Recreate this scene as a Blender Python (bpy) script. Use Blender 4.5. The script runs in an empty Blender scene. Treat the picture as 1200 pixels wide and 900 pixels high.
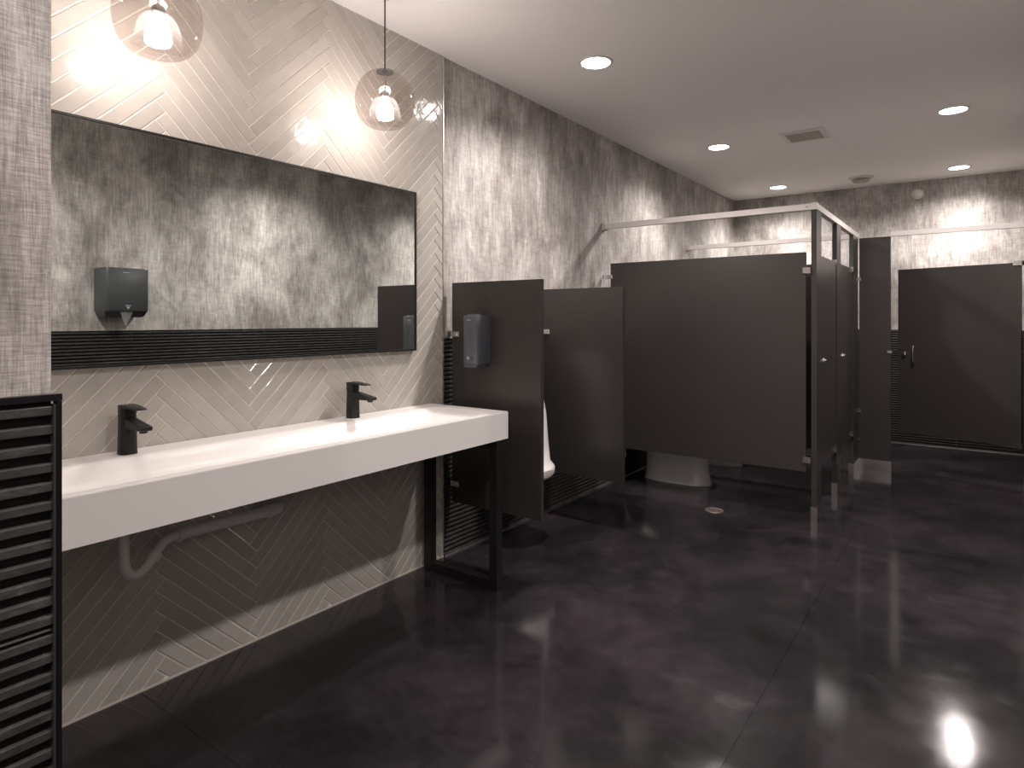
import bpy, bmesh, math, random
from mathutils import Vector, Matrix
random.seed(7)
C = bpy.context.scene.collection
scn = bpy.context.scene

# ------------------------------------------------------------------ camera
cam_d = bpy.data.cameras.new('camera')
cam = bpy.data.objects.new('camera', cam_d); C.objects.link(cam)
cam.location = (2.389, 0.0, 1.32)
cam.rotation_euler = (math.pi/2, 0, 0.6306)
cam_d.sensor_width = 36.0
cam_d.lens = 742/1200*36
cam_d.shift_y = -75/1200
cam_d.clip_start = 0.02
scn.camera = cam

# ------------------------------------------------------------------ world, exposure
wd = bpy.data.worlds.new('world'); scn.world = wd; wd.use_nodes = True
wd.node_tree.nodes['Background'].inputs[0].default_value = (1, .95, .92, 1)
wd.node_tree.nodes['Background'].inputs[1].default_value = 0.05
scn.view_settings.view_transform = 'Standard'
scn.view_settings.look = 'None'
scn.view_settings.gamma = 1
scn.view_settings.use_curve_mapping = False
scn.view_settings.exposure = 1.04
SPOT_W = 74.0        # each recessed downlight
LENS_E = 14.0        # its lens
BULB_E = 112.0       # pendant bulbs
LIGHT_COL = (1.0, 0.925, 0.89)

H = 2.79; W = 2.95; YB = 7.95; YF = -1.8
TY0, TY1 = 0.33, 2.62      # tiled part of the left wall
ZW = 1.212                 # wainscot height

# ------------------------------------------------------------------ helpers
def link(o, parent=None):
    C.objects.link(o)
    if parent: o.parent = parent
    return o

def smooth_by_angle(me, ang=40):
    for p in me.polygons: p.use_smooth = True
    try: me.set_sharp_from_angle(angle=math.radians(ang))
    except Exception: pass

def obj(name, bm, mat, parent=None, smooth=True, bevel=0.0, seg=2):
    """bm in the parent's local space"""
    if bevel > 0:
        es = [e for e in bm.edges if e.is_manifold and e.calc_face_angle(0) > math.radians(35)]
        bmesh.ops.bevel(bm, geom=es, offset=bevel, segments=seg, affect='EDGES', profile=.6, clamp_overlap=True)
    bmesh.ops.recalc_face_normals(bm, faces=bm.faces)
    me = bpy.data.meshes.new(name); bm.to_mesh(me); bm.free()
    mats = mat if isinstance(mat, (list, tuple)) else [mat]
    for m in mats: me.materials.append(m)
    if smooth: smooth_by_angle(me)
    return link(bpy.data.objects.new(name, me), parent)

def tag(o, label=None, cat=None, group=None, kind=None):
    if label: o['label'] = label
    if cat: o['category'] = cat
    if group: o['group'] = group
    if kind: o['kind'] = kind
    return o

def thing(name, label, cat, loc=(0,0,0), group=None, rz=0):
    o = bpy.data.objects.new(name, None); C.objects.link(o)
    o.empty_display_size = .05
    o.location = loc; o.rotation_euler = (0,0,rz)
    return tag(o, label, cat, group)

def box(bm, x0,x1,y0,y1,z0,z1, mat=None):
    v = [bm.verts.new((x,y,z)) for x in (x0,x1) for y in (y0,y1) for z in (z0,z1)]
    fs = []
    for q in ((0,1,3,2),(4,6,7,5),(0,4,5,1),(2,3,7,6),(0,2,6,4),(1,5,7,3)):
        f = bm.faces.new([v[i] for i in q]); fs.append(f)
        if mat is not None: f.material_index = mat
    return fs

def B(*a):
    bm = bmesh.new(); box(bm,*a); return bm

def lathe(bm, prof, n=48, M=None, close=True):
    """prof [(r,z)...]; spun about z, then by M"""
    M = M or Matrix()
    rings = []
    for r,z in prof:
        if r < 1e-6: rings.append([bm.verts.new(M @ Vector((0,0,z)))])
        else: rings.append([bm.verts.new(M @ Vector((r*math.cos(2*math.pi*i/n), r*math.sin(2*math.pi*i/n), z))) for i in range(n)])
    for a,b in zip(rings, rings[1:]):
        for i in range(n):
            j = (i+1)%n
            if len(a)==1 and len(b)==1: continue
            if len(a)==1: bm.faces.new((a[0], b[i], b[j]))
            elif len(b)==1: bm.faces.new((a[i], a[j], b[0]))
            else: bm.faces.new((a[i], a[j], b[j], b[i]))
    return rings

def catmull(pts, n=8):
    P = [Vector(p) for p in pts]; P = [P[0]*2-P[1]] + P + [P[-1]*2-P[-2]]
    out = []
    for i in range(1, len(P)-2):
        for k in range(n):
            t = k/n; a,b,c,d = P[i-1],P[i],P[i+1],P[i+2]
            out.append(.5*((2*b)+(c-a)*t+(2*a-5*b+4*c-d)*t*t+(3*b-a-3*c+d)*t**3))
    out.append(P[-2]); return out

def tube(bm, path, r, n=16, caps=True):
    path = [Vector(p) for p in path]
    rr = r if isinstance(r,(list,tuple)) else [r]*len(path)
    up = None; rings = []
    for i,p in enumerate(path):
        t = (path[min(i+1,len(path)-1)] - path[max(i-1,0)]).normalized()
        if up is None:
            up = Vector((0,0,1)) if abs(t.z) < .9 else Vector((1,0,0))
        up = (up - t*up.dot(t)).normalized(); s = t.cross(up)
        rings.append([bm.verts.new(p + (up*math.cos(2*math.pi*k/n) + s*math.sin(2*math.pi*k/n))*rr[i]) for k in range(n)])
    for a,b in zip(rings, rings[1:]):
        for k in range(n): bm.faces.new((a[k], a[(k+1)%n], b[(k+1)%n], b[k]))
    if caps:
        bm.faces.new(rings[0][::-1]); bm.faces.new(rings[-1])

def loft(bm, secs, cap0=True, cap1=True):
    """secs: list of equal-length lists of points"""
    R = [[bm.verts.new(p) for p in s] for s in secs]; n = len(R[0])
    for a,b in zip(R, R[1:]):
        for k in range(n): bm.faces.new((a[k], a[(k+1)%n], b[(k+1)%n], b[k]))
    if cap0: bm.faces.new(R[0][::-1])
    if cap1: bm.faces.new(R[-1])
    return R

def cyl(bm, p0, p1, r, n=16): tube(bm, [p0,p1], r, n)

# ------------------------------------------------------------------ materials
def mat(name, col, rough=.5, metal=0, **kw):
    m = bpy.data.materials.new(name); m.use_nodes = True
    b = m.node_tree.nodes['Principled BSDF']
    b.inputs['Base Color'].default_value = (*col,1); b.inputs['Roughness'].default_value = rough
    b.inputs['Metallic'].default_value = metal
    for k,v in kw.items(): b.inputs[k].default_value = v
    return m
def nd(m, t, **kw):
    n = m.node_tree.nodes.new(t)
    for k,v in kw.items(): setattr(n,k,v)
    return n
def lk(m,a,b): m.node_tree.links.new(a,b)
def coords(m, scale, rot=(0,0,0)):
    tc = nd(m,'ShaderNodeTexCoord'); g = nd(m,'ShaderNodeNewGeometry'); mp = nd(m,'ShaderNodeMapping')
    lk(m, g.outputs['Position'], mp.inputs[0])
    mp.inputs['Scale'].default_value = scale; mp.inputs['Rotation'].default_value = rot
    return mp.outputs[0]
def noise(m, vec, scale, detail=4, rough=.6, dist=0):
    n = nd(m,'ShaderNodeTexNoise'); lk(m, vec, n.inputs['Vector'])
    n.inputs['Scale'].default_value = scale; n.inputs['Detail'].default_value = detail
    n.inputs['Roughness'].default_value = rough; n.inputs['Distortion'].default_value = dist
    return n.outputs['Fac']
def ramp(m, fac, stops):
    r = nd(m,'ShaderNodeValToRGB'); lk(m, fac, r.inputs[0])
    e = r.color_ramp.elements
    while len(e) < len(stops): e.new(.5)
    for el,(p,c) in zip(e, stops):
        el.position = p; el.color = (*c,1) if isinstance(c,tuple) else (c,c,c,1)
    return r.outputs[0]
def mix(m, a, b, fac=.5, mode='MIX'):
    n = nd(m,'ShaderNodeMix', data_type='RGBA', blend_type=mode)
    for s,v in ((0,fac),(6,a),(7,b)):
        if hasattr(v,'is_output') or isinstance(v, bpy.types.NodeSocket): lk(m, v, n.inputs[s])
        else: n.inputs[s].default_value = v if s==0 else (*v,1)
    return n.outputs[2]
def bump(m, h, strength=.2, dist=.002, base=None):
    n = nd(m,'ShaderNodeBump'); n.inputs['Strength'].default_value = strength; n.inputs['Distance'].default_value = dist
    lk(m, h, n.inputs['Height'])
    b = m.node_tree.nodes['Principled BSDF']; lk(m, n.outputs[0], b.inputs['Normal'])
    return n
def setcol(m, sock): lk(m, sock, m.node_tree.nodes['Principled BSDF'].inputs['Base Color'])
def setrough(m, sock): lk(m, sock, m.node_tree.nodes['Principled BSDF'].inputs['Roughness'])

def wallpaper(name, lo, mid, hi, weave=.35, vstreak=.6, wsc=300):
    m = mat(name, mid, .6)
    big = noise(m, coords(m, (1,1,.75)), 2.3, 8, .62, .35)
    med = noise(m, coords(m, (1,1,.38)), 11, 8, .72, .5)
    streak = noise(m, coords(m, (1,1,.10)), 62, 6, .75)
    hstreak = noise(m, coords(m, (.22,.22,1)), 55, 6, .75)
    col = ramp(m, big, [(.37,lo),(.50,mid),(.64,hi)])
    col = mix(m, col, ramp(m, med, [(.34,.30),(.5,.5),(.66,.70)]), .62, 'OVERLAY')
    col = mix(m, col, ramp(m, streak, [(.34,.22),(.66,.76)]), vstreak, 'OVERLAY')
    col = mix(m, col, ramp(m, hstreak, [(.34,.28),(.66,.72)]), vstreak*.55, 'OVERLAY')
    wv = noise(m, coords(m, (.07,.07,1)), wsc, 3, .65); wh = noise(m, coords(m, (1,1,.045)), wsc, 3, .65)
    col = mix(m, col, ramp(m, wv, [(.38,.28),(.62,.72)]), weave, 'OVERLAY')
    col = mix(m, col, ramp(m, wh, [(.38,.28),(.62,.72)]), weave, 'OVERLAY')
    # worn hairline flecks
    fl = noise(m, coords(m, (1,1,.25)), 90, 4, .8)
    col = mix(m, col, (.76,.73,.70), ramp(m, fl, [(.60,0.0),(.78,.5)]))
    setcol(m, col); bump(m, streak, .12, .001)
    return m

M = {}
M['paper'] = wallpaper('mottled_wallpaper', (.235,.212,.195), (.375,.347,.324), (.53,.50,.475), .12)
M['linen'] = wallpaper('linen_wallpaper', (.24,.21,.195), (.40,.36,.34), (.55,.51,.485), .45, .42, 520)

m = M['ceiling'] = mat('ceiling_paint', (.93,.90,.885), .85)
bump(m, noise(m, coords(m,(1,1,1)), 180, 3), .06, .001)

m = M['grout'] = mat('pale_grout', (.76,.72,.665), .85)
# glazed greige tile: per-tile tone, wavy glaze
m = M['tile'] = mat('glazed_tile', (.5,.46,.42), .13)
oi = nd(m,'ShaderNodeObjectInfo')
tone = ramp(m, oi.outputs['Random'], [(0,(.43,.40,.362)),(.5,(.46,.427,.388)),(1,(.49,.455,.415))])
cl = noise(m, coords(m,(1,1,1)), 14, 4, .6)
clr = ramp(m, cl, [(.3,(.46,.46,.46)),(.7,(.54,.54,.54))])
setcol(m, mix(m, tone, clr, .55, 'OVERLAY'))
bump(m, noise(m, coords(m,(1,1,1)), 17, 2, .5), .35, .006)
m.node_tree.nodes['Principled BSDF'].inputs['Specular IOR Level'].default_value = .6

M['ribgap'] = mat('black_rib_groove', (.008,.007,.007), .8)
m = M['rib'] = mat('dark_ribbed_stone', (.045,.04,.037), .72)
st = noise(m, coords(m,(1,1,2.5)), 22, 8, .75, .6)
setcol(m, ramp(m, st, [(.36,(.016,.014,.013)),(.56,(.036,.033,.030)),(.64,(.060,.055,.051)),(.72,(.15,.14,.13))]))
bump(m, st, .3, .0015)

# stained, polished concrete
m = M['floor'] = mat('stained_concrete', (.02,.017,.019), .2)
v = coords(m,(1,1,1))
a_ = noise(m, v, 1.3, 9, .66, .4); b_ = noise(m, v, 4.3, 12, .74, .5); s_ = noise(m, coords(m,(.5,2.2,1),(0,0,.5)), 26, 6, .75)
col = ramp(m, a_, [(.30,(.009,.0082,.0092)),(.46,(.0165,.0148,.0166)),(.60,(.031,.0235,.0280)),(.76,(.034,.031,.035))])
col = mix(m, col, ramp(m, b_, [(.34,.30),(.66,.68)]), .75, 'OVERLAY')
col = mix(m, col, ramp(m, s_, [(.35,.38),(.7,.66)]), .5, 'OVERLAY')
sp_ = noise(m, v, 150, 5, .8)
col = mix(m, col, (.10,.09,.092), ramp(m, sp_, [(.66,0.0),(.76,.6)]))
setcol(m, col)
setrough(m, ramp(m, b_, [(.30,.07),(.55,.125),(.8,.25)]))
bump(m, b_, .07, .003)
m.node_tree.nodes['Principled BSDF'].inputs['Specular IOR Level'].default_value = .55

m = M['panel'] = mat('charcoal_partition_laminate', (.039,.0335,.0318), .33)
bump(m, noise(m, coords(m,(1,1,1)), 320, 2), .05, .0006)
m = M['white'] = mat('white_solid_surface', (.83,.80,.78), .28)
m = M['porcelain'] = mat('white_porcelain', (.80,.77,.75), .08)
m = M['seatp'] = mat('white_seat_plastic', (.72,.70,.68), .3)
m = M['black'] = mat('matte_black_metal', (.009,.0085,.0085), .42, 0)
m = M['black2'] = mat('black_edge_trim', (.010,.008,.010), .3, .2)
m = M['alu'] = mat('brushed_aluminium', (.80,.77,.75), .34, 1)
bump(m, noise(m, coords(m,(1,1,40)), 60, 3), .05, .0006)
m = M['railmat'] = mat('anodised_headrail', (.72,.68,.66), .45, .35)
m = M['steel'] = mat('stainless_steel', (.62,.60,.59), .2, 1)
m = M['chrome'] = mat('chrome', (.85,.84,.83), .12, 1)
m = M['pvc'] = mat('grey_drain_pipe', (.66,.63,.62), .42)
m = M['disp'] = mat('slate_grey_plastic', (.085,.092,.108), .28)
m = M['dispdark'] = mat('dark_grey_plastic', (.045,.049,.052), .32)
m = M['disp_logo'] = mat('pale_print', (.35,.36,.37), .4)
m = M['paperwhite'] = mat('white_paper', (.80,.79,.77), .9)
m = M['fix'] = mat('white_fixture_plastic', (.70,.67,.65), .5)
m = M['gril'] = mat('grey_grille', (.48,.44,.39), .6)
m = M['mirror'] = mat('mirror_silver', (.82,.855,.835), .005, 1)
m = M['cord'] = mat('dark_pendant_cord', (.02,.018,.017), .6)
m = M['brass'] = mat('drain_metal', (.42,.35,.32), .4, .8)
m = M['base'] = mat('base_strip', (.62,.57,.52), .4)
m = M['sealant'] = mat('dark_joint', (.004,.004,.004), .8)

def emis(name, col, s):
    m = bpy.data.materials.new(name); m.use_nodes = True
    nt = m.node_tree; nt.nodes.clear()
    e = nt.nodes.new('ShaderNodeEmission'); o = nt.nodes.new('ShaderNodeOutputMaterial')
    e.inputs[0].default_value = (*col,1); e.inputs[1].default_value = s
    nt.links.new(e.outputs[0], o.inputs[0]); return m
M['lens'] = emis('downlight_lens', LIGHT_COL, LENS_E)
M['bulb'] = emis('pendant_bulb_glow', LIGHT_COL, BULB_E)

def thin_glass(name, tint, refl=1.0):
    m = bpy.data.materials.new(name); m.use_nodes = True
    nt = m.node_tree; nt.nodes.clear()
    o = nt.nodes.new('ShaderNodeOutputMaterial'); t = nt.nodes.new('ShaderNodeBsdfTransparent')
    g = nt.nodes.new('ShaderNodeBsdfGlossy'); mx = nt.nodes.new('ShaderNodeMixShader'); lw = nt.nodes.new('ShaderNodeLayerWeight'); f = nt.nodes.new('ShaderNodeMapRange'); pw = nt.nodes.new('ShaderNodeMath'); pw.operation='POWER'
    t.inputs[0].default_value = (*tint,1); g.inputs['Roughness'].default_value = .02
    g.inputs[0].default_value = (.9,.88,.87,1)
    lw.inputs[0].default_value = .5; pw.inputs[1].default_value = 4.0
    nt.links.new(lw.outputs['Facing'], pw.inputs[0]); nt.links.new(pw.outputs[0], f.inputs[0])
    f.inputs[3].default_value = .045; f.inputs[4].default_value = .55
    nt.links.new(f.outputs[0], mx.inputs[0]); nt.links.new(t.outputs[0], mx.inputs[1]); nt.links.new(g.outputs[0], mx.inputs[2])
    nt.links.new(mx.outputs[0], o.inputs[0]); return m
M['smoke'] = thin_glass('smoked_glass', (.83,.80,.785))
M['clear'] = thin_glass('clear_glass', (.95,.94,.93))
_m = M['clear']; _nt = _m.node_tree     # lightly frosted: catches the bulb's light
_o = [n for n in _nt.nodes if n.type=='OUTPUT_MATERIAL'][0]; _src = _o.inputs[0].links[0].from_socket
_tr = _nt.nodes.new('ShaderNodeBsdfTranslucent'); _tr.inputs[0].default_value = (.9,.87,.85,1)
_mx = _nt.nodes.new('ShaderNodeMixShader'); _mx.inputs[0].default_value = .012
_nt.links.new(_src,_mx.inputs[1]); _nt.links.new(_tr.outputs[0],_mx.inputs[2]); _nt.links.new(_mx.outputs[0],_o.inputs[0])

# ------------------------------------------------------------------ structure
def struct(name, bm, m, **kw): return tag(obj(name, bm, m, **kw), kind='structure')

# floor: slabs parted by saw-cut joints, over a dark bed
floor = struct('floor', B(-.1, W+.1, YF-.1, YB+.1, -.12, -.012), M['sealant'], smooth=False)
xs = [-.0, 1.786, W]; ys = [YF, 1.036, 4.10, YB]; g = .0006
for i in range(2):
    for j in range(3):
        bm = B(xs[i]+(g if i else 0), xs[i+1]-(g if i==0 else 0), ys[j]+(g if j else 0), ys[j+1]-(g if j<2 else 0), -.012, 0)
        obj('slab', bm, M['floor'], floor, smooth=False, bevel=.0008, seg=1)

struct('ceiling', B(-.1, W+.1, YF-.1, YB+.1, H, H+.1), M['ceiling'], smooth=False)
wall_left = struct('wall_left', B(-.15, -.008, TY1+.004, YB+.1, 0, H), M['paper'], smooth=False)
wall_back = struct('wall_back', B(-.15, W+.15, YB, YB+.15, 0, H), M['paper'], smooth=False)
wall_right = struct('wall_right', B(W, W+.15, YF-.1, YB+.1, 0, H), M['paper'], smooth=False)
wall_front = struct('wall_front', B(1.385, W, YF-.15, YF, 0, H), M['ceiling'], smooth=False)
# the thick wall end in the left foreground
wall_column = struct('wall_column', B(-.15, 1.387, YF-.15, .322, 0, H), M['linen'], smooth=False)

# herringbone wall
wall_tiled = struct('wall_tiled', B(-.15, -.0030, .322, TY1, 0, H), M['grout'], smooth=False)
Lt, wt = .5155, .0503
S2 = math.sqrt(2)
MIR = (.50, 2.388, 1.16, 1.989)       # mirror y0 y1 z0 z1
YV = 1.49; ZV0 = 2.285 - .0711*40
def clip(poly, ax, val, keep_ge):
    out = []
    for i in range(len(poly)):
        a, b = poly[i], poly[(i+1)%len(poly)]
        ia = (a[ax] >= val) == keep_ge or a[ax]==val; ib = (b[ax] >= val) == keep_ge or b[ax]==val
        if ia: out.append(a)
        if ia != ib:
            t = (val-a[ax])/(b[ax]-a[ax]); out.append((a[0]+(b[0]-a[0])*t, a[1]+(b[1]-a[1])*t))
    return out
def area(p): return abs(sum(p[i][0]*p[(i+1)%len(p)][1]-p[(i+1)%len(p)][0]*p[i][1] for i in range(len(p))))/2
def tile_bm(poly, t=.006, bev=.0022, bm=None):
    """poly in (y,z), extruded to x from -.0035 to 0"""
    bm = bm or bmesh.new()
    if sum(poly[i][0]*poly[(i+1)%len(poly)][1]-poly[(i+1)%len(poly)][0]*poly[i][1] for i in range(len(poly))) < 0: poly = poly[::-1]
    n = len(poly)
    def inset(d):
        out = []
        for i in range(n):
            p, q, r = Vector(poly[i-1]), Vector(poly[i]), Vector(poly[(i+1)%n])
            e1 = (q-p).normalized(); e2 = (r-q).normalized()
            n1 = Vector((-e1.y,e1.x)); n2 = Vector((-e2.y,e2.x))
            k = (n1+n2); den = 1+n1.dot(n2)
            out.append(q + k*(d/max(den,.3)))
        return out
    r0 = [bm.verts.new((-.0045, *p)) for p in poly]; r1 = [bm.verts.new((-.0012, *p)) for p in poly]
    r2 = [bm.verts.new((0, *p)) for p in inset(bev)]
    for a,b in ((r0,r1),(r1,r2)):
        for i in range(n): bm.faces.new((a[i], a[(i+1)%n], b[(i+1)%n], b[i]))
    bm.faces.new(r2)
    return bm
gr = .0021
base_rect = [(gr,gr),(Lt-gr,gr),(Lt-gr,wt-gr),(gr,wt-gr)]
bmF = tile_bm(base_rect); meF = bpy.data.meshes.new('tile'); bmesh.ops.recalc_face_normals(bmF, faces=bmF.faces); bmF.to_mesh(meF); bmF.free(); meF.materials.append(M['tile'])
cands = []
def rot(u,v,y0,z0): return (y0+(u-v)/S2, z0+(u+v)/S2)
for n in range(-3,5):
    for k in range(-25,62):
        y0 = YV + n*S2*Lt; z0 = ZV0 + k*wt*S2
        for kind in (0,1):
            if kind == 0: rc = [(gr,gr),(Lt-gr,gr),(Lt-gr,wt-gr),(gr,wt-gr)]
            else: rc = [(gr,wt+gr),(wt-gr,wt+gr),(wt-gr,wt+Lt-gr),(gr,wt+Lt-gr)]
            p = [rot(u,v,y0,z0) for u,v in rc]
            full = all(.325<=a<=TY1-.002 and .008<=b<=H for a,b in p)
            if not full:
                p = clip(p,0,.325,True); 
                if len(p)>2: p = clip(p,0,TY1-.002,False)
                if len(p)>2: p = clip(p,1,.008,True)
                if len(p)>2: p = clip(p,1,H,False)
                q = []
                for a in p:
                    if not q or (Vector(a)-Vector(q[-1])).length > .004: q.append(a)
                if len(q)>2 and (Vector(q[0])-Vector(q[-1])).length <= .004: q.pop()
                p = q
                if len(p)<3 or area(p) < .0002: continue
            if all(MIR[0]+.03<a<MIR[1]-.03 and MIR[2]+.03<b<MIR[3]-.03 for a,b in p): continue   # wholly behind the mirror
            vis = area(p) * (0.2 if sum(a for a,b in p)/len(p) < .78 else 1)
            cands.append((vis, full, kind, y0, z0, p))
cands.sort(key=lambda c:-c[0])
restbm = bmesh.new(); nrest = 0
for i,(vis,full,kind,y0,z0,p) in enumerate(cands):
    jx = random.uniform(-.0005,.0005)
    if i < 300:
        if full:
            o = bpy.data.objects.new('tile', meF); link(o, wall_tiled)
            if kind == 0: o.location = (jx, y0, z0); o.rotation_euler = (math.pi/4,0,0)
            else:
                y1,z1 = rot(wt,wt,y0,z0); o.location = (jx, y1, z1); o.rotation_euler = (3*math.pi/4,0,0)
        else:
            obj('tile', tile_bm(p, bm=bmesh.new()), M['tile'], wall_tiled, smooth=False)
    else: tile_bm(p, bm=restbm); nrest += 1
if nrest:
    o = obj('tile', restbm, M['tile'], wall_tiled, smooth=False); o['kind'] = 'stuff'
else: restbm.free()
# edge profile where the tile stops, base strip under it
struct('trim_1', B(-.010, .0025, TY1, TY1+.006, 0, H), M['alu'], smooth=False)
struct('trim_2', B(-.004, .004, .325, TY1, 0, .0075), M['base'], smooth=False)

# ribbed wainscot tiles, 12 ribs to a tile
TH = .303; TW = .61
def rib_mesh(w):
    bm = bmesh.new(); n = 12; p = TH/n; hh = p*.57
    prof = [(0,0)]
    for i in range(n):
        z = i*p + (p-hh)/2
        prof += [(.001,z),(.0125,z+.0010),(.0135,z+.0024),(.0135,z+hh-.0024),(.0125,z+hh-.001),(.001,z+hh)]
    prof = [(.001,.0004)] + prof[1:] + [(.001,TH-.0004)]
    a = [bm.verts.new((x, .0006, z)) for x,z in prof]; b = [bm.verts.new((x, w-.0006, z)) for x,z in prof]
    for i in range(len(prof)-1):
        f = bm.faces.new((a[i], b[i], b[i+1], a[i+1]))
        if abs(prof[i][0]-.001)<1e-6 and abs(prof[i+1][0]-.001)<1e-6: f.material_index = 1
    a0 = [bm.verts.new((0, y, z)) for y in (.0006, w-.0006) for z in (.0004, TH-.0004)]
    bm.faces.new([a0[0]]+a+[a0[1]]); bm.faces.new([a0[2]]+b+[a0[3]])
    bmesh.ops.recalc_face_normals(bm, faces=bm.faces)
    me = bpy.data.meshes.new('ribbed_tile'); bm.to_mesh(me); bm.free(); me.materials.append(M['rib']); me.materials.append(M['ribgap']); return me
rib_cache = {}
def wainscot(parent, org, rz, length, off=0.0, ztop=ZW):
    """runs along local +y from org; ribs face local +x"""
    cuts = [0.0]; p = off if off > 0 else TW
    while p < length-.01: cuts.append(p); p += TW
    cuts.append(length)
    R = Matrix.Rotation(rz,4,'Z')
    for a,b in zip(cuts,cuts[1:]):
        w = round(b-a,4)
        if w not in rib_cache: rib_cache[w] = rib_mesh(w)
        for r in range(4):
            o = bpy.data.objects.new('ribbed_tile', rib_cache[w]); link(o, parent)
            z = ztop - (4-r)*TH
            o.location = Vector(org) + R @ Vector((0,a,z)); o.rotation_euler = (0,0,rz)
            if r == 0: o.scale = (1,1,1)
wainscot(wall_left, (-.008, TY1+.008,0), 0, YB-.016-TY1-.008)
wainscot(wall_back, (.006, YB, 0), -math.pi/2, W-.02, off=.4)
wainscot(wall_right, (W, YB-.016, 0), math.pi, YB-.016-YF, off=.21, ztop=1.235)
wainscot(wall_column, (1.387, YF, 0), 0, .322-YF, off=.3)
M['edge'] = mat('dull_edge_metal', (.03,.028,.031), .5)
M['rgrout'] = mat('grey_joint_grout', (.075,.070,.066), .7)
obj('joint', B(1.3885,1.3995,YF+.01,.318,ZW-TH-.0011,ZW-TH+.0011), M['rgrout'], wall_column, smooth=False)
# black cap strip and corner profile of the wainscot on the wall end
bm = bmesh.new(); box(bm, 1.3865, 1.4025, YF, .330, ZW+.0005, ZW+.0095)
tag(obj('trim_3', bm, M['black2'], smooth=False), kind='structure')
bm = bmesh.new(); box(bm, 1.389, 1.4025, .3235, .3295, 0, ZW)
tag(obj('trim_4', bm, M['black2'], smooth=False), kind='structure')
struct('trim_5', B(1.3885, 1.4030, .3200, .3226, 0, ZW-.004), M['edge'], smooth=False)
# cap strips on the other walls
struct('trim_6', B(-.009, .0065, TY1+.008, YB-.016, ZW, ZW+.004), M['black2'], smooth=False)
struct('trim_7', B(0, W-.014, YB-.0145, YB, ZW, ZW+.004), M['black2'], smooth=False)
struct('trim_8', B(W-.0145, W, YF, YB-.015, 1.2355, 1.2395), M['black2'], smooth=False)
# metal strips at the foot of the ribbed walls
struct('baseboard_back', B(.01, W-.02, YB-.019, YB-.0135, 0, .006), M['alu'], smooth=False)
struct('baseboard_left', B(.0065, .011, TY1+.01, YB-.02, 0, .007), M['alu'], smooth=False)

# ------------------------------------------------------------------ downlights
def downlight(x, y, label):
    t = thing('downlight', label, 'ceiling light', (x,y,H), 'recessed ceiling downlights')
    bm = bmesh.new(); lathe(bm, [(.080,-.003),(.084,-.0065),(.094,-.0055),(.098,0),(.080,0),(.080,-.003)], 48)
    obj('trim_ring', bm, M['fix'], t)
    bm = bmesh.new(); lathe(bm, [(0,-.0055),(.06,-.0050),(.0805,-.0035),(.0805,-.001),(0,-.001)], 48)
    obj('lens', bm, M['lens'], t)
    ld = bpy.data.lights.new('downlight_beam','SPOT'); ld.energy = SPOT_W; ld.color = LIGHT_COL
    ld.spot_size = math.radians(150); ld.spot_blend = 1.0; ld.shadow_soft_size = .045
    lo = bpy.data.objects.new('downlight_beam', ld); C.objects.link(lo); lo.parent = t; lo.location = (0,0,-.03)
    return t
downlight(.645, 3.20, 'round recessed ceiling downlight nearest the pendants, above the dark urinal screens')
downlight(.635, 5.38, 'round recessed ceiling downlight in the left row, middle of the three by the left wall')
downlight(.635, 7.40, 'round recessed ceiling downlight of the left row, closest to the far left corner')
downlight(2.27, 5.40, 'round recessed ceiling downlight at right, the larger looking and nearer of two')
downlight(2.27, 7.46, 'round recessed ceiling downlight at right, the farther one near the back wall')
downlight(2.27, 3.34, 'round recessed ceiling downlight above the open floor, mirrored as a spot in the tiles')
downlight(2.27, 1.20, 'round recessed ceiling downlight in the right row, over the floor before the sinks')
downlight(2.27, -.90, 'round recessed ceiling downlight behind the camera')

# ------------------------------------------------------------------ pendants
def pendant(x, y, zb, label):
    t = thing('pendant_lamp', label, 'pendant lamp', (x,y,zb), 'smoked glass pendants over the sinks')
    # globe: flat bottomed, widest below the middle, open neck
    prof = [(0,0),(.035,.0005),(.066,.006),(.088,.020),(.108,.046),(.1185,.080),(.1225,.115),(.120,.150),(.110,.183),(.094,.210),(.074,.230),(.052,.243),(.036,.247)]
    P3 = catmull([(a,0,b) for a,b in prof], 4)
    bm = bmesh.new(); lathe(bm, [(max(p.x,0)*1.06 if i else 0,p.z) for i,p in enumerate(P3)], 64)
    obj('glass_globe', bm, M['smoke'], t)
    bm = bmesh.new(); lathe(bm, [(0,.252),(.03,.2515),(.038,.248),(.038,.243),(0,.243)], 40)
    obj('cap', bm, M['black'], t)
    bm = bmesh.new(); cyl(bm, (0,0,.150),(0,0,.243), .006); 
    obj('stem', bm, M['steel'], t)
    bm = bmesh.new(); lathe(bm, [(0,.158),(.018,.158),(.021,.153),(.021,.128),(.017,.122),(0,.122)], 32)
    obj('socket', bm, M['steel'], t)
    # inner clear bell round the bulb
    bp = catmull([(.020,0,.134),(.040,0,.126),(.056,0,.106),(.065,0,.076),(.071,0,.046),(.080,0,.024)], 5)
    bm = bmesh.new(); lathe(bm, [(p.x,p.z) for p in bp], 48)
    obj('inner_bell', bm, M['clear'], t)
    bm = bmesh.new(); r = .037
    lathe(bm, [(0,.122),(.013,.121),(.014,.108)] + [(r*math.sin(a), .075+r*math.cos(a)) for a in [math.radians(d) for d in range(28,180,12)]] + [(0,.075-r)], 32)
    obj('bulb', bm, M['bulb'], t)
    bm = bmesh.new(); cyl(bm, (0,0,.25),(0,0,H-zb-.02), .0032, 8)
    obj('cord', bm, M['cord'], t)
    bm = bmesh.new(); lathe(bm, [(0,H-zb-.03),(.045,H-zb-.03),(.055,H-zb-.02),(.055,H-zb),(0,H-zb)], 40)
    obj('canopy', bm, M['black'], t)
pendant(.28, .969, 2.166, 'smoked glass globe pendant cut by the top edge, above the nearer faucet')
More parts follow.
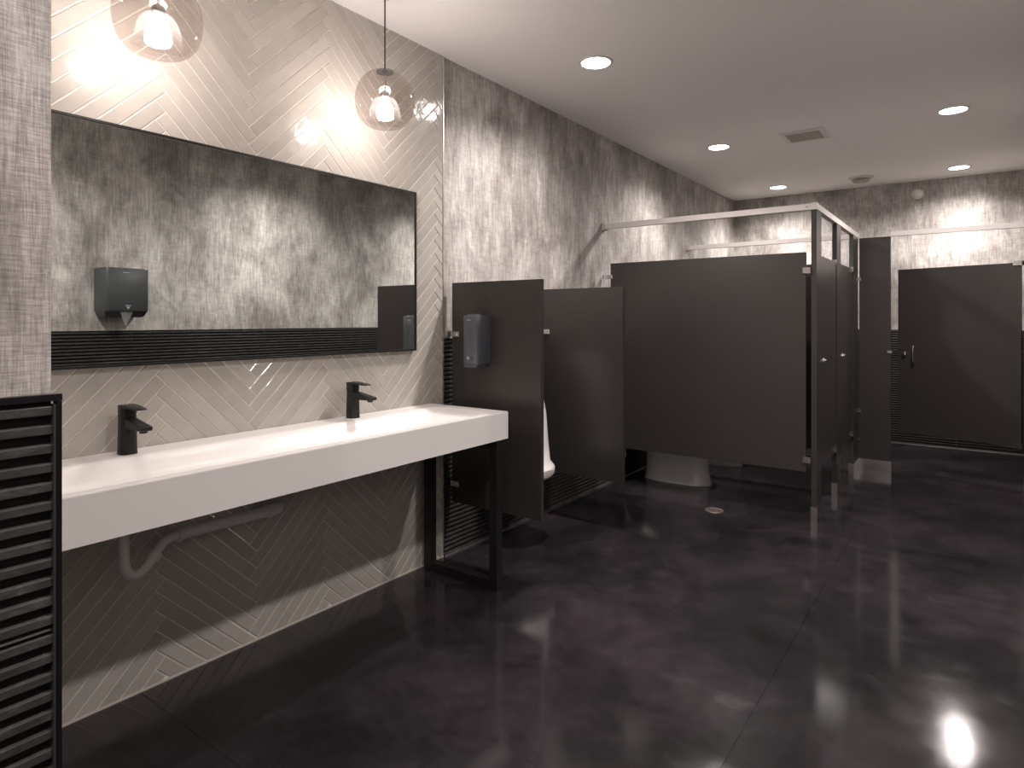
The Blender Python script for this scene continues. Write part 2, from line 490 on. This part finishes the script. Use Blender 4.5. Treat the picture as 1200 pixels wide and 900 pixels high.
pendant(.28, 1.934, 2.172, 'smoked glass globe pendant on a dark cord, above the farther faucet')

# ------------------------------------------------------------------ mirror
t = thing('wall_mirror', 'wide frameless-looking mirror with thin black edge on the herringbone tiles', 'mirror', (0, (MIR[0]+MIR[1])/2, MIR[2]))
hw = (MIR[1]-MIR[0])/2; hh = MIR[3]-MIR[2]
obj('glass', B(.014,.022,-hw+.007,hw-.007,.007,hh-.007), M['mirror'], t, smooth=False)
fr = bmesh.new(); e = .008
box(fr,.0012,.027,-hw,hw,0,e); box(fr,.0012,.027,-hw,hw,hh-e,hh); box(fr,.0012,.027,-hw,-hw+e,e,hh-e); box(fr,.0012,.027,hw-e,hw,e,hh-e)
box(fr,.0012,.013,-hw+e,hw-e,e,hh-e)
obj('frame', fr, M['black'], t, smooth=False)

# ------------------------------------------------------------------ sink counter
CX0, CX1, CY0, CY1, CZ0, CZ1 = .002, .524, .345, 2.522, .734, .868
t = thing('trough_sink', 'long white solid-surface trough sink counter along the tiled wall', 'sink', (0, 0, 0))
def ss(a,b,v):
    v = min(1,max(0,(v-a)/(b-a))); return v*v*(3-2*v)
def basin(x,y):
    fx = ss(CX0+.125, CX0+.20, x) * (1-ss(CX1-.050, CX1-.034, x))
    a = min(1,max(0,(y-(CY0+.06))/.30)); b = min(1,max(0,((CY1-.06)-y)/.30))
    def rnd(v): return v if v < .92 else v
    return .068*fx*rnd(a)*rnd(b)
xs_ = sorted(set([CX0+ i*(CX1-CX0)/30 for i in range(31)] + [CX1-.034,CX1-.036,CX1-.040,CX1-.045,CX1-.050,CX0+.125]))
ys_ = sorted(set([CY0+ i*(CY1-CY0)/60 for i in range(61)] + [CY0+.06,CY0+.36,CY1-.06,CY1-.36,CY1-.064,CY1-.056]))
bm = bmesh.new()
G = [[bm.verts.new((x,y,CZ1-basin(x,y))) for y in ys_] for x in xs_]
for i in range(len(xs_)-1):
    for j in range(len(ys_)-1): bm.faces.new((G[i][j],G[i+1][j],G[i+1][j+1],G[i][j+1]))
edge = [e for e in bm.edges if e.is_boundary]
r = bmesh.ops.extrude_edge_only(bm, edges=edge)
vs = [v for v in r['geom'] if isinstance(v,bmesh.types.BMVert)]
for v_ in vs: v_.co.z = CZ0
bmesh.ops.contextual_create(bm, geom=[e for e in r['geom'] if isinstance(e,bmesh.types.BMEdge)])
be = [e for e in bm.edges if len(e.link_faces)==2 and abs(e.verts[0].co.z-CZ1)<1e-6 and abs(e.verts[1].co.z-CZ1)<1e-6 and e.calc_face_angle(0)>1.2]
bmesh.ops.bevel(bm, geom=be, offset=.0025, segments=2, affect='EDGES')
obj('basin_top', bm, M['white'], t)
# slot drains
for y in (.969, 1.934):
    bm = bmesh.new(); lathe(bm, [(0,.0012),(.018,.0012),(.022,0),(0,0)], 32, Matrix.Translation((.30,y,CZ1-.068)))
    obj('drain_plate', bm, M['steel'], t)

# black frame legs under it
def frame_leg(y, label):
    t = thing('sink_frame', label, 'metal frame', (0,y,0), 'black metal frames carrying the sink')
    s = .045
    obj('upright', B(.030,.030+s,0,s,s,CZ0-s), M['black'], t, bevel=.002)
    obj('upright', B(.470,.470+s,0,s,s,CZ0-s), M['black'], t, bevel=.002)
    obj('foot_bar', B(.030,.515,0,s,0,s), M['black'], t, bevel=.002)
    obj('top_bar', B(.030,.515,0,s,CZ0-s,CZ0-.0005), M['black'], t, bevel=.002)
frame_leg(2.440, 'black square-tube metal frame under the far end of the white sink')
frame_leg(.42, 'black square-tube metal frame under the near end of the white sink')

# ------------------------------------------------------------------ faucets
def rrect(cx, hx, hy, r, n=6):
    pts = []
    for (sx,sy,a0) in ((1,1,0),(-1,1,90),(-1,-1,180),(1,-1,270)):
        for k in range(n+1):
            a = math.radians(a0+90*k/n); pts.append((cx+sx*(hx-r)+r*math.cos(a), sy*(hy-r)+r*math.sin(a)))
    return pts
def faucet(x,y,label):
    t = thing('faucet', label, 'faucet', (x,y,CZ1), 'matte black faucets on the sink')
    bm = bmesh.new(); secs = []
    for z,h in ((0,.0285),(.002,.0285),(.004,.0275),(.06,.0262),(.118,.0252),(.122,.0245)):
        secs.append([(a,b,z) for a,b in rrect(0,h,h,h*.72)])
    loft(bm, secs); obj('body', bm, M['black'], t)
    bm = bmesh.new(); secs = []
    for z,h in ((.1225,.0225),(.124,.0245),(.152,.0245),(.156,.0235)):
        secs.append([(a,b,z) for a,b in rrect(-.001,h,h,h*.6)])
    loft(bm, secs); obj('lever_base', bm, M['black'], t)
    bm = bmesh.new(); secs = []
    for xx,z0,z1,h in ((-.024,.1565,.1625,.021),(-.010,.1565,.1660,.0235),(.03,.1560,.1660,.0225),(.07,.1555,.1625,.020),(.104,.1545,.1590,.017),(.108,.1550,.1585,.015)):
        secs.append([(xx,-h,z0),(xx,h,z0),(xx,h,z1-.001),(xx,h-.002,z1),(xx,-h+.002,z1),(xx,-h,z1-.001)])
    loft(bm, secs); obj('lever', bm, M['black'], t)
    bm = bmesh.new(); secs = []
    for xx,z0,z1,h in ((.010,.086,.120,.0185),(.03,.086,.122,.0185),(.07,.088,.115,.0190),(.11,.0885,.108,.0195),(.138,.089,.104,.0195),(.141,.091,.102,.0185)):
        secs.append([(xx,-h+.003,z0),(xx,h-.003,z0),(xx,h,z0+.003),(xx,h,z1-.003),(xx,h-.003,z1),(xx,-h+.003,z1),(xx,-h,z1-.003),(xx,-h,z0+.003)])
    loft(bm, secs); obj('spout', bm, M['black'], t)
    bm = bmesh.new(); lathe(bm, [(0,-.008),(.010,-.008),(.0125,-.006),(.0125,.002),(0,.002)], 24, Matrix.Translation((.118,0,.0885)))
    obj('aerator', bm, M['black'], t)
faucet(.072, .964, 'matte black single-lever faucet on the white sink, the nearer at left')
faucet(.065, 1.934, 'matte black single-lever faucet on the white sink, the farther at right')

# ------------------------------------------------------------------ drain pipe
t = thing('drain_pipe', 'grey plastic p-trap and drain pipe under the white sink', 'pipe', (.21,.90,.50))
def loc(*p): return tuple(Vector(p)-Vector((.21,.90,.50)))
bm = bmesh.new()
cyl(bm, loc(.215,.894,.733), loc(.215,.894,.66), .0125, 20)
obj('tailpiece', bm, M['black'], t)
path = [(.215,.894,.685),(.215,.894,.62),(.215,.895,.545),(.212,.908,.513),(.209,.935,.500),(.206,.962,.513),(.204,.980,.530),(.203,.990,.540)]
bm = bmesh.new(); tube(bm, [Vector(loc(*p)) for p in catmull(path,6)], .0165, 20); obj('trap_bend', bm, M['pvc'], t)
bm = bmesh.new(); tube(bm, [Vector(loc(*p)) for p in catmull([(.203,.988,.538),(.200,1.008,.562),(.193,1.030,.578),(.170,1.08,.580),(.164,1.10,.578)],6)], .0155, 20); obj('trap_arm', bm, M['pvc'], t)
def collar(p0,p1,r):
    bm = bmesh.new(); a,b = Vector(loc(*p0)),Vector(loc(*p1)); tube(bm,[a,a.lerp(b,.15),a.lerp(b,.85),b],[r*.93,r,r,r*.93],20)
    o = obj('slip_nut', bm, M['pvc'], t); return o
collar((.215,.894,.690),(.215,.894,.665),.0225)
collar((.203,.984,.533),(.2010,1.000,.553),.0225)
collar((.172,1.076,.580),(.164,1.10,.578),.0245)
bm = bmesh.new(); tube(bm, [loc(.166,1.09,.579), loc(.105,1.50,.554)], .021, 24); obj('waste_pipe', bm, M['pvc'], t)
bm = bmesh.new(); tube(bm, [Vector(loc(*p)) for p in catmull([(.112,1.455,.556),(.104,1.50,.554),(.085,1.528,.553),(.05,1.535,.553),(.0015,1.535,.553)],6)], .0235, 24); obj('elbow', bm, M['pvc'], t)
collar((.1105,1.463,.556),(.1075,1.482,.555),.0265)

# ------------------------------------------------------------------ partitions
def ubracket(parent, p, axis='x', l=.05, d=.045, h=.028):
    """small chrome bracket centred at p (parent space)"""
    x,y,z = p; bm = bmesh.new()
    if axis == 'x':     # arms run along x, clamp thickness along y
        box(bm, x-l/2, x+l/2, y-d/2, y-d/2+.006, z-h/2, z+h/2)
        box(bm, x-l/2, x+l/2, y+d/2-.006, y+d/2, z-h/2, z+h/2)
        box(bm, x-l/2, x-l/2+.006, y-d/2, y+d/2, z-h/2, z+h/2)
    else:
        box(bm, x-d/2, x-d/2+.006, y-l/2, y+l/2, z-h/2, z+h/2)
        box(bm, x+d/2-.006, x+d/2, y-l/2, y+l/2, z-h/2, z+h/2)
        box(bm, x-d/2, x+d/2, y-l/2, y-l/2+.006, z-h/2, z+h/2)
    o = obj('bracket', bm, M['chrome'], parent, bevel=.0012, seg=1)
    bm = bmesh.new()
    if axis == 'x': cyl(bm, (x+l*.22,y-d/2-.006,z),(x+l*.22,y+d/2+.006,z),.008,12)
    else: cyl(bm, (x-d/2-.006,y+l*.22,z),(x+d/2+.006,y+l*.22,z),.008,12)
    s = obj('bolt', bm, M['chrome'], o)
    return o
TP = .026
def screen(y, label):
    t = thing('urinal_screen', label, 'privacy screen', (0,y,.305), 'dark urinal screens')
    obj('panel', B(.030,.625,-TP/2,TP/2,0,1.222), M['panel'], t, bevel=.003)
    for z in (.937, .105): ubracket(t, (.046,0,z),'x',.085,.044,.03)
screen(2.677, 'charcoal urinal screen panel at the end of the sink, with the soap dispenser')
screen(3.600, 'charcoal urinal screen panel standing behind the screen with the dispenser')

YA = 4.50; YC = 6.35; XF = 1.544
t = thing('stall_partition', 'large charcoal side panel of the first toilet stall, facing the room', 'stall partition', (0,YA,.325), 'charcoal stall dividing panels')
obj('panel', B(.075,1.497,-TP/2,TP/2,0,1.440), M['panel'], t, bevel=.003)
for z in (1.335,.10): ubracket(t, (.052,0,z),'x',.085,.04,.03)
for z in (1.320,.080):
    bm = bmesh.new(); box(bm,1.480,1.527,-.024,.024,z-.02,z+.02); obj('bracket', bm, M['chrome'], t, bevel=.002, seg=1)
t = thing('stall_partition', 'charcoal dividing panel between the first and second toilet stalls', 'stall partition', (0,5.335,.325), 'charcoal stall dividing panels')
obj('panel', B(.03,1.500,-TP/2,TP/2,0,1.425), M['panel'], t, bevel=.003)
for z in (1.335,.10): ubracket(t, (.03,0,z),'x',.05)
t = thing('stall_partition', 'charcoal dividing panel behind the second stall, under the far headrail', 'stall partition', (0,YC-.03,.325), 'charcoal stall dividing panels')
obj('panel', B(.03,1.500,-TP/2,TP/2,0,1.425), M['panel'], t, bevel=.003)
for z in (1.335,.10): ubracket(t, (.03,0,z),'x',.05)

PZ = 2.042
def pilaster(x0,x1,y0,y1,label,slots=True):
    t = thing('stall_pilaster', label, 'stall post', ((x0+x1)/2,(y0+y1)/2,0), 'charcoal stall pilasters')
    hx,hy = (x1-x0)/2,(y1-y0)/2
    obj('post', B(-hx,hx,-hy,hy,.010,PZ), M['panel'], t, bevel=.003)
    s = bmesh.new(); e = .004
    box(s,-hx-e,hx+e,-hy-e,-hy-.0003,0,.100); box(s,-hx-e,hx+e,hy+.0003,hy+e,0,.100)
    box(s,-hx-e,-hx-.0003,-hy-.0003,hy+.0003,0,.100); box(s,hx+.0003,hx+e,-hy-.0003,hy+.0003,0,.100)
    obj('shoe', s, M['steel'], t, bevel=.0008, seg=1)
    return t
pilaster(1.528,1.560,YA,4.661,'charcoal corner pilaster of the first stall, at the large side panel')
pilaster(1.528,1.560,5.252,5.425,'charcoal pilaster standing between the two left stall doors')
pilaster(1.528,1.560,6.050,6.325,'charcoal pilaster at the far side of the second stall door')
t = pilaster(1.568,1.807,YC-.016,YC+.016,'wide charcoal pilaster facing the room, left of the light gap and the right door')
for z in (1.68,.52):
    bm = bmesh.new(); box(bm,-.128,-.105,-.030,-.016,z-.014,z+.014); obj('bracket', bm, M['chrome'], t, bevel=.002, seg=1)
bm = bmesh.new(); box(bm,.095,.130,-.024,-.016,1.035,1.055); obj('strike', bm, M['chrome'], t, bevel=.001, seg=1)
pilaster(2.705,2.935,YC-.016,YC+.016,'charcoal pilaster on the hinge side of the right stall door')

def knob(parent, x,y,z, sgn):
    bm = bmesh.new()
    cyl(bm,(x,y,z),(x+sgn*.008,y,z),.017,20); cyl(bm,(x+sgn*.008,y,z),(x+sgn*.022,y,z),.010,16)
    obj('latch_knob', bm, M['chrome'], parent)
def stall_door(y0,y1,label,ky):
    t = thing('stall_door', label, 'stall door', (XF,y0,.335), 'charcoal doors of the left stalls')
    obj('leaf', B(-.011,.011,.006,y1-y0-.006,0,1.418), M['panel'], t, bevel=.003)
    knob(t, .011, ky, .705, 1)
    for z in (1.405,.02):
        bm = bmesh.new(); box(bm,-.02,.024,y1-y0-.050,y1-y0-.001,z-.014,z+.026); obj('hinge', bm, M['chrome'], t, bevel=.002, seg=1)
stall_door(4.661,5.252,'closed charcoal door of the first stall, narrow at this angle',.09)
stall_door(5.425,6.050,'closed charcoal door of the second stall, beyond the first door',.09)

# the right-hand door, slightly ajar, hinged at the right
hx,hy = 2.700, YC; dx,dy = 1.842-hx, 6.635-hy; ang = math.atan2(dy,dx); dl = math.hypot(dx,dy)
t = thing('stall_door', 'wide charcoal door of the right stall standing slightly ajar, with pull handle', 'stall door', (hx,hy,.318), rz=ang)
obj('leaf', B(.012,dl,-.0125,.0125,0,1.452), M['panel'], t, bevel=.003)
bm = bmesh.new(); cx_ = dl-.135
tube(bm, catmull([(cx_,.012,.63),(cx_,.040,.632),(cx_,.046,.65),(cx_,.048,.70),(cx_,.046,.755),(cx_,.040,.772),(cx_,.012,.774)],5), .0065, 12)
obj('pull_handle', bm, M['chrome'], t)
bm = bmesh.new(); cyl(bm,(dl-.055,.0125,.705),(dl-.055,.026,.705),.018,20); box(bm,dl-.062,dl-.048,.026,.036,.690,.720)
obj('latch', bm, M['chrome'], t)
bm = bmesh.new(); box(bm,dl-.03,dl+.012,-.006,.018,.745,.760); obj('latch_bolt', bm, M['chrome'], t, bevel=.001, seg=1)
for z in (1.448,.010):
    bm = bmesh.new(); box(bm,.001,.060,-.020,.022,z-.018,z+.018); obj('hinge', bm, M['chrome'], t, bevel=.002, seg=1)

# headrails
def rail(name_label, p0, p1):
    t = thing('headrail', name_label, 'rail', p0, 'metal headrails over the stalls')
    a,b = Vector(p0),Vector(p1); d = b-a
    bm = bmesh.new(); h = .019
    if abs(d.x) > abs(d.y): box(bm, 0,d.x,-h,h,0,.040)
    else: box(bm,-h,h,0,d.y,0,.040)
    obj('rail', bm, M['railmat'], t, bevel=.003)
    return t
t = rail('bright metal headrail above the large side panel, running from the left wall', (.012,YA+.018,PZ+.001), (1.524,YA+.018,PZ))
bm = bmesh.new(); box(bm,-.019,.010,-.026,.026,-.008,.048); obj('wall_flange', bm, M['gril'], t, bevel=.002, seg=1)
bm = bmesh.new(); cyl(bm,(1.49,-.0205,.02),(1.49,-.018,.02),.004,12); obj('screw', bm, M['black'], t)
t = rail('bright metal headrail running back over the two left stall doors', (XF,YA-.001,PZ+.001), (XF,YC-.022,PZ))
bm = bmesh.new(); box(bm,-.0195,.0195,-.001,.042,-.001,.044); obj('corner_cap', bm, M['railmat'], t, bevel=.003)
t = rail('far bright metal headrail from the left wall, seen through the gap above the panel', (.012,YC,PZ+.001), (1.566,YC,PZ))
bm = bmesh.new(); box(bm,-.019,.010,-.026,.026,-.008,.048); obj('wall_flange', bm, M['gril'], t, bevel=.002, seg=1)
rail('bright metal headrail over the right stall door, reaching the right edge', (1.8075,YC,PZ+.001), (W-.002,YC,PZ))
for o in [o for o in C.objects if o.name.startswith('headrail') and abs(o.location.x-1.8075)<1e-4]:
    pass

# ------------------------------------------------------------------ soap dispenser on the first screen
t = thing('soap_dispenser', 'slate-grey plastic soap dispenser mounted on the first urinal screen', 'dispenser', (.249,2.6635,1.085))
bm = bmesh.new(); secs = []
for z,s in ((.004,.965),(.010,1.0),(.20,1.0),(.252,1.0),(.259,.97)):
    w,dp = .056*s, .108*s
    # octagon-ish plan: flat front, large chamfered sides
    secs.append([(-w,0,z),(-w,-dp*.80,z),(-w+.010,-dp*.955,z),(-w+.022,-dp,z),(w-.022,-dp,z),(w-.010,-dp*.955,z),(w,-dp*.80,z),(w,0,z)])
loft(bm, secs); obj('cover', bm, M['disp'], t, bevel=.0025)
bm = bmesh.new(); secs = []
for z,s in ((.2595,.9),(.266,.82)):
    secs.append([(-.05*s,-.001,z),(-.05*s,-.09*s,z),(.05*s,-.09*s,z),(.05*s,-.001,z)])
loft(bm, secs); obj('top_lid', bm, M['dispdark'], t, bevel=.002)
bm = bmesh.new(); secs = []
for z,w,d0 in ((-.018,.036,.098),(-.010,.042,.104),(.0035,.050,.100)):
    secs.append([(-w,-.03,z),(-w,-d0,z),(w,-d0,z),(w,-.03,z)])
loft(bm, secs); obj('push_bar', bm, M['disp'], t, bevel=.002)
bm = bmesh.new(); lathe(bm, [(0,0),(.0085,0),(.0085,.0015),(0,.0015)], 20, Matrix.Translation((-.012,-.108,.035)) @ Matrix.Rotation(math.pi/2,4,'X'))
obj('drop_mark', bm, M['disp_logo'], t)
bm = bmesh.new(); box(bm,-.020,.006,-.1092,-.1078,.232,.237); obj('maker_mark', bm, M['disp_logo'], t, smooth=False)
bm = bmesh.new(); box(bm,.010,.019,-.1092,-.1075,.022,.042); obj('level_window', bm, M['dispdark'], t, smooth=False)

# ------------------------------------------------------------------ paper towel dispenser on the right wall (seen in the mirror)
t = thing('towel_dispenser', 'dark grey paper towel dispenser on the opposite wall, seen in the mirror', 'dispenser', (W,2.125,1.385))
bm = bmesh.new(); secs = []
for z,s in ((.0,.985),(.012,1.0),(.315,1.0),(.322,.98)):
    w,dp = .152*s,.200*s
    secs.append([(0,-w,z),(-dp*.80,-w,z),(-dp*.93,-w*.975,z),(-dp*.99,-w*.90,z),(-dp,-w*.8,z),(-dp,w*.8,z),(-dp*.99,w*.90,z),(-dp*.93,w*.975,z),(-dp*.80,w,z),(0,w,z)])
loft(bm, secs); obj('cover', bm, M['dispdark'], t, bevel=.002)
bm = bmesh.new(); secs = []
for z,w,d0,d1 in ((-.045,.125,.02,.135),(-.035,.135,.0,.150),(-.0005,.146,.0,.175)):
    secs.append([(-d0,-w,z),(-d1,-w,z),(-d1,w,z),(-d0,w,z)])
loft(bm, secs); obj('lower_housing', bm, M['dispdark'], t, bevel=.002)
bm = bmesh.new()
v_ = [bm.verts.new(p) for p in ((-.1755,-.045,-.002),(-.1755,.045,-.002),(-.160,.006,-.105),(-.160,-.006,-.105))]
bm.faces.new(v_); bmesh.ops.solidify(bm, geom=bm.faces[:], thickness=.0015)
obj('paper_sheet', bm, M['paperwhite'], t, smooth=False)
bm = bmesh.new(); box(bm,-.2012,-.1995,-.035,.01,.285,.291); obj('maker_mark', bm, M['disp_logo'], t, smooth=False)
bm = bmesh.new()
box(bm,-.2012,-.1995,-.018,.022,.040,.046); 
v_ = [bm.verts.new(p) for p in ((-.2012,-.012,.034),(-.2012,.014,.034),(-.2012,.001,.014))]; bm.faces.new(v_)
obj('towel_mark', bm, M['disp_logo'], t, smooth=False)

# ------------------------------------------------------------------ urinal between the screens
t = thing('urinal', 'white porcelain urinal, a sliver showing between the two charcoal screens', 'urinal', (.0065,3.14,.33))
def usec(z, dpt, w, n=20):
    pts = [(0,-w,z)]
    for k in range(n+1):
        a = -math.pi/2 + math.pi*k/n
        pts.append((max(0,dpt-w*.75)+ (min(dpt,w*.75))*math.cos(a)*1.0, w*math.sin(a), z))
    pts.append((0,w,z)); return pts
bm = bmesh.new()
loft(bm, [usec(*q) for q in ((0.0,.20,.10),(.02,.27,.13),(.05,.345,.165),(.07,.360,.172),(.105,.362,.172),(.118,.352,.170),(.14,.330,.165),(.25,.318,.165),(.43,.300,.170),(.55,.270,.172),(.66,.225,.172),(.74,.185,.168),(.765,.165,.155))])
obj('shell', bm, M['porcelain'], t)
bm = bmesh.new(); cyl(bm,(.10,0,.764),(.10,0,.86),.014,16); cyl(bm,(.02,0,.86),(.10,0,.86),.013,16); cyl(bm,(.10,0,.85),(.10,0,.91),.030,20)
obj('flush_valve', bm, M['chrome'], t)

# ------------------------------------------------------------------ toilets
def toilet(y, label):
    t = thing('toilet', label, 'toilet', (.0065,y,0), 'white toilets in the stalls')
    def osec(z, x0, x1, w, n=24, sq=2.6):
        c = (x0+x1)/2; h = (x1-x0)/2; out = []
        for k in range(n):
            a = 2*math.pi*k/n; ca,sa = math.cos(a),math.sin(a)
            out.append((c+h*math.copysign(abs(ca)**(2/sq),ca), w*math.copysign(abs(sa)**(2/sq),sa), z))
        return out
    bm = bmesh.new()
    loft(bm, [osec(*q) for q in ((0,.13,.690,.118),(.012,.13,.690,.118),(.03,.135,.680,.108),(.10,.14,.665,.100),(.20,.14,.670,.108),(.28,.13,.690,.140),(.34,.12,.715,.172),(.385,.11,.725,.180),(.395,.11,.722,.176))])
    obj('bowl', bm, M['porcelain'], t)
    bm = bmesh.new(); loft(bm, [osec(*q) for q in ((.3965,.20,.728,.182),(.412,.20,.730,.184),(.414,.20,.729,.183),(.430,.20,.728,.182),(.434,.205,.715,.172))]); obj('seat_lid', bm, M['seatp'], t)
    bm = bmesh.new(); loft(bm, [osec(z,.004,x1,w,24,6) for z,x1,w in ((.3965,.175,.19),(.42,.180,.20),(.72,.190,.21),(.73,.188,.208))]); obj('tank', bm, M['porcelain'], t)
    bm = bmesh.new(); loft(bm, [osec(z,.003,x1,w,24,6) for z,x1,w in ((.731,.195,.214),(.755,.195,.214),(.762,.190,.209))]); obj('tank_lid', bm, M['porcelain'], t)
    for s in (-1,1):
        bm = bmesh.new(); lathe(bm, [(0,.022),(.007,.020),(.012,.012),(.013,.0),(0,0)], 16, Matrix.Translation((.27,s*.112,.020))); obj('bolt_cap', bm, M['seatp'], t)
    bm = bmesh.new(); cyl(bm,(.0,-.24,.20),(.05,-.24,.20),.006,10); cyl(bm,(.05,-.24,.19),(.05,-.24,.235),.010,12); tube(bm, catmull([(.05,-.24,.235),(.06,-.22,.30),(.08,-.17,.36),(.08,-.15,.398)],5),.005,8)
    obj('supply_valve', bm, M['chrome'], t)
toilet(5.02, 'white toilet in the first stall, its base showing under the large panel')
toilet(5.86, 'white toilet in the second stall, farther back behind the first')

# ------------------------------------------------------------------ floor drain
t = thing('floor_drain', 'round metal floor drain set in the dark polished floor', 'drain', (.932,4.375,0))
bm = bmesh.new(); lathe(bm, [(.048,.0),(.048,.0025),(.056,.003),(.062,.0015),(.063,0)], 40); obj('rim', bm, M['brass'], t)
bm = bmesh.new()
n = 10
lathe(bm, [(0,.0005),(.048,.0005)], 40)
for k in range(-4,5):
    hw_ = math.sqrt(.046**2-(k*.0095)**2); box(bm,-hw_,hw_,k*.0095-.0028,k*.0095+.0028,.0006,.0028)
obj('grate', bm, M['brass'], t, smooth=False)

# ------------------------------------------------------------------ ceiling vent, round diffuser, wall disc
t = thing('ceiling_vent', 'square white exhaust vent with a grey grille in the middle of the ceiling', 'vent', (1.30,5.44,H))
bm = bmesh.new(); a0,a1 = .165,.125
R1 = [(-a0,-a0,0),(a0,-a0,0),(a0,a0,0),(-a0,a0,0)]; R2=[(x*.97,y*.97,-.010) for x,y,z in R1]; R3=[(x*.76,y*.76,-.012) for x,y,z in R1]; R4=[(x*.74,y*.74,-.004) for x,y,z in R1]
loft(bm,[R1,R2,R3,R4],cap0=False,cap1=True); obj('frame', bm, M['fix'], t, smooth=False)
for k in range(11):
    y = -.115+k*.023
    bm = bmesh.new(); loft(bm, [[(x,y-.007,-.0045),(x,y-.004,-.0045),(x,y+.006,-.0105),(x,y+.003,-.0105)] for x in (-.12,.12)]); obj('slat', bm, M['gril'], t, smooth=False)
t = thing('ceiling_diffuser', 'small round dark-faced ceiling fitting near the back wall', 'ceiling fitting', (1.447,7.40,H))
bm = bmesh.new(); lathe(bm, [(.0,0),(.115,0),(.115,-.008),(.10,-.018),(.0,-.018)], 40); obj('base_ring', bm, M['fix'], t)
bm = bmesh.new(); lathe(bm, [(0,-.0185),(.075,-.0185),(.085,-.030),(.070,-.046),(0,-.050)], 40); obj('core', bm, M['gril'], t)
t = thing('wall_sensor', 'small round white sensor high on the back wall, above the right headrail', 'sensor', (1.902,YB,2.649))
Mx = Matrix.Rotation(math.pi/2,4,'X')
bm = bmesh.new(); lathe(bm, [(0,0),(.055,0),(.055,.012),(.048,.020),(0,.020)], 36, Mx); obj('base', bm, M['fix'], t)
bm = bmesh.new(); lathe(bm, [(0,.0205),(.036,.0205),(.034,.034),(.020,.042),(0,.044)], 36, Mx); obj('dome', bm, M['seatp'], t)
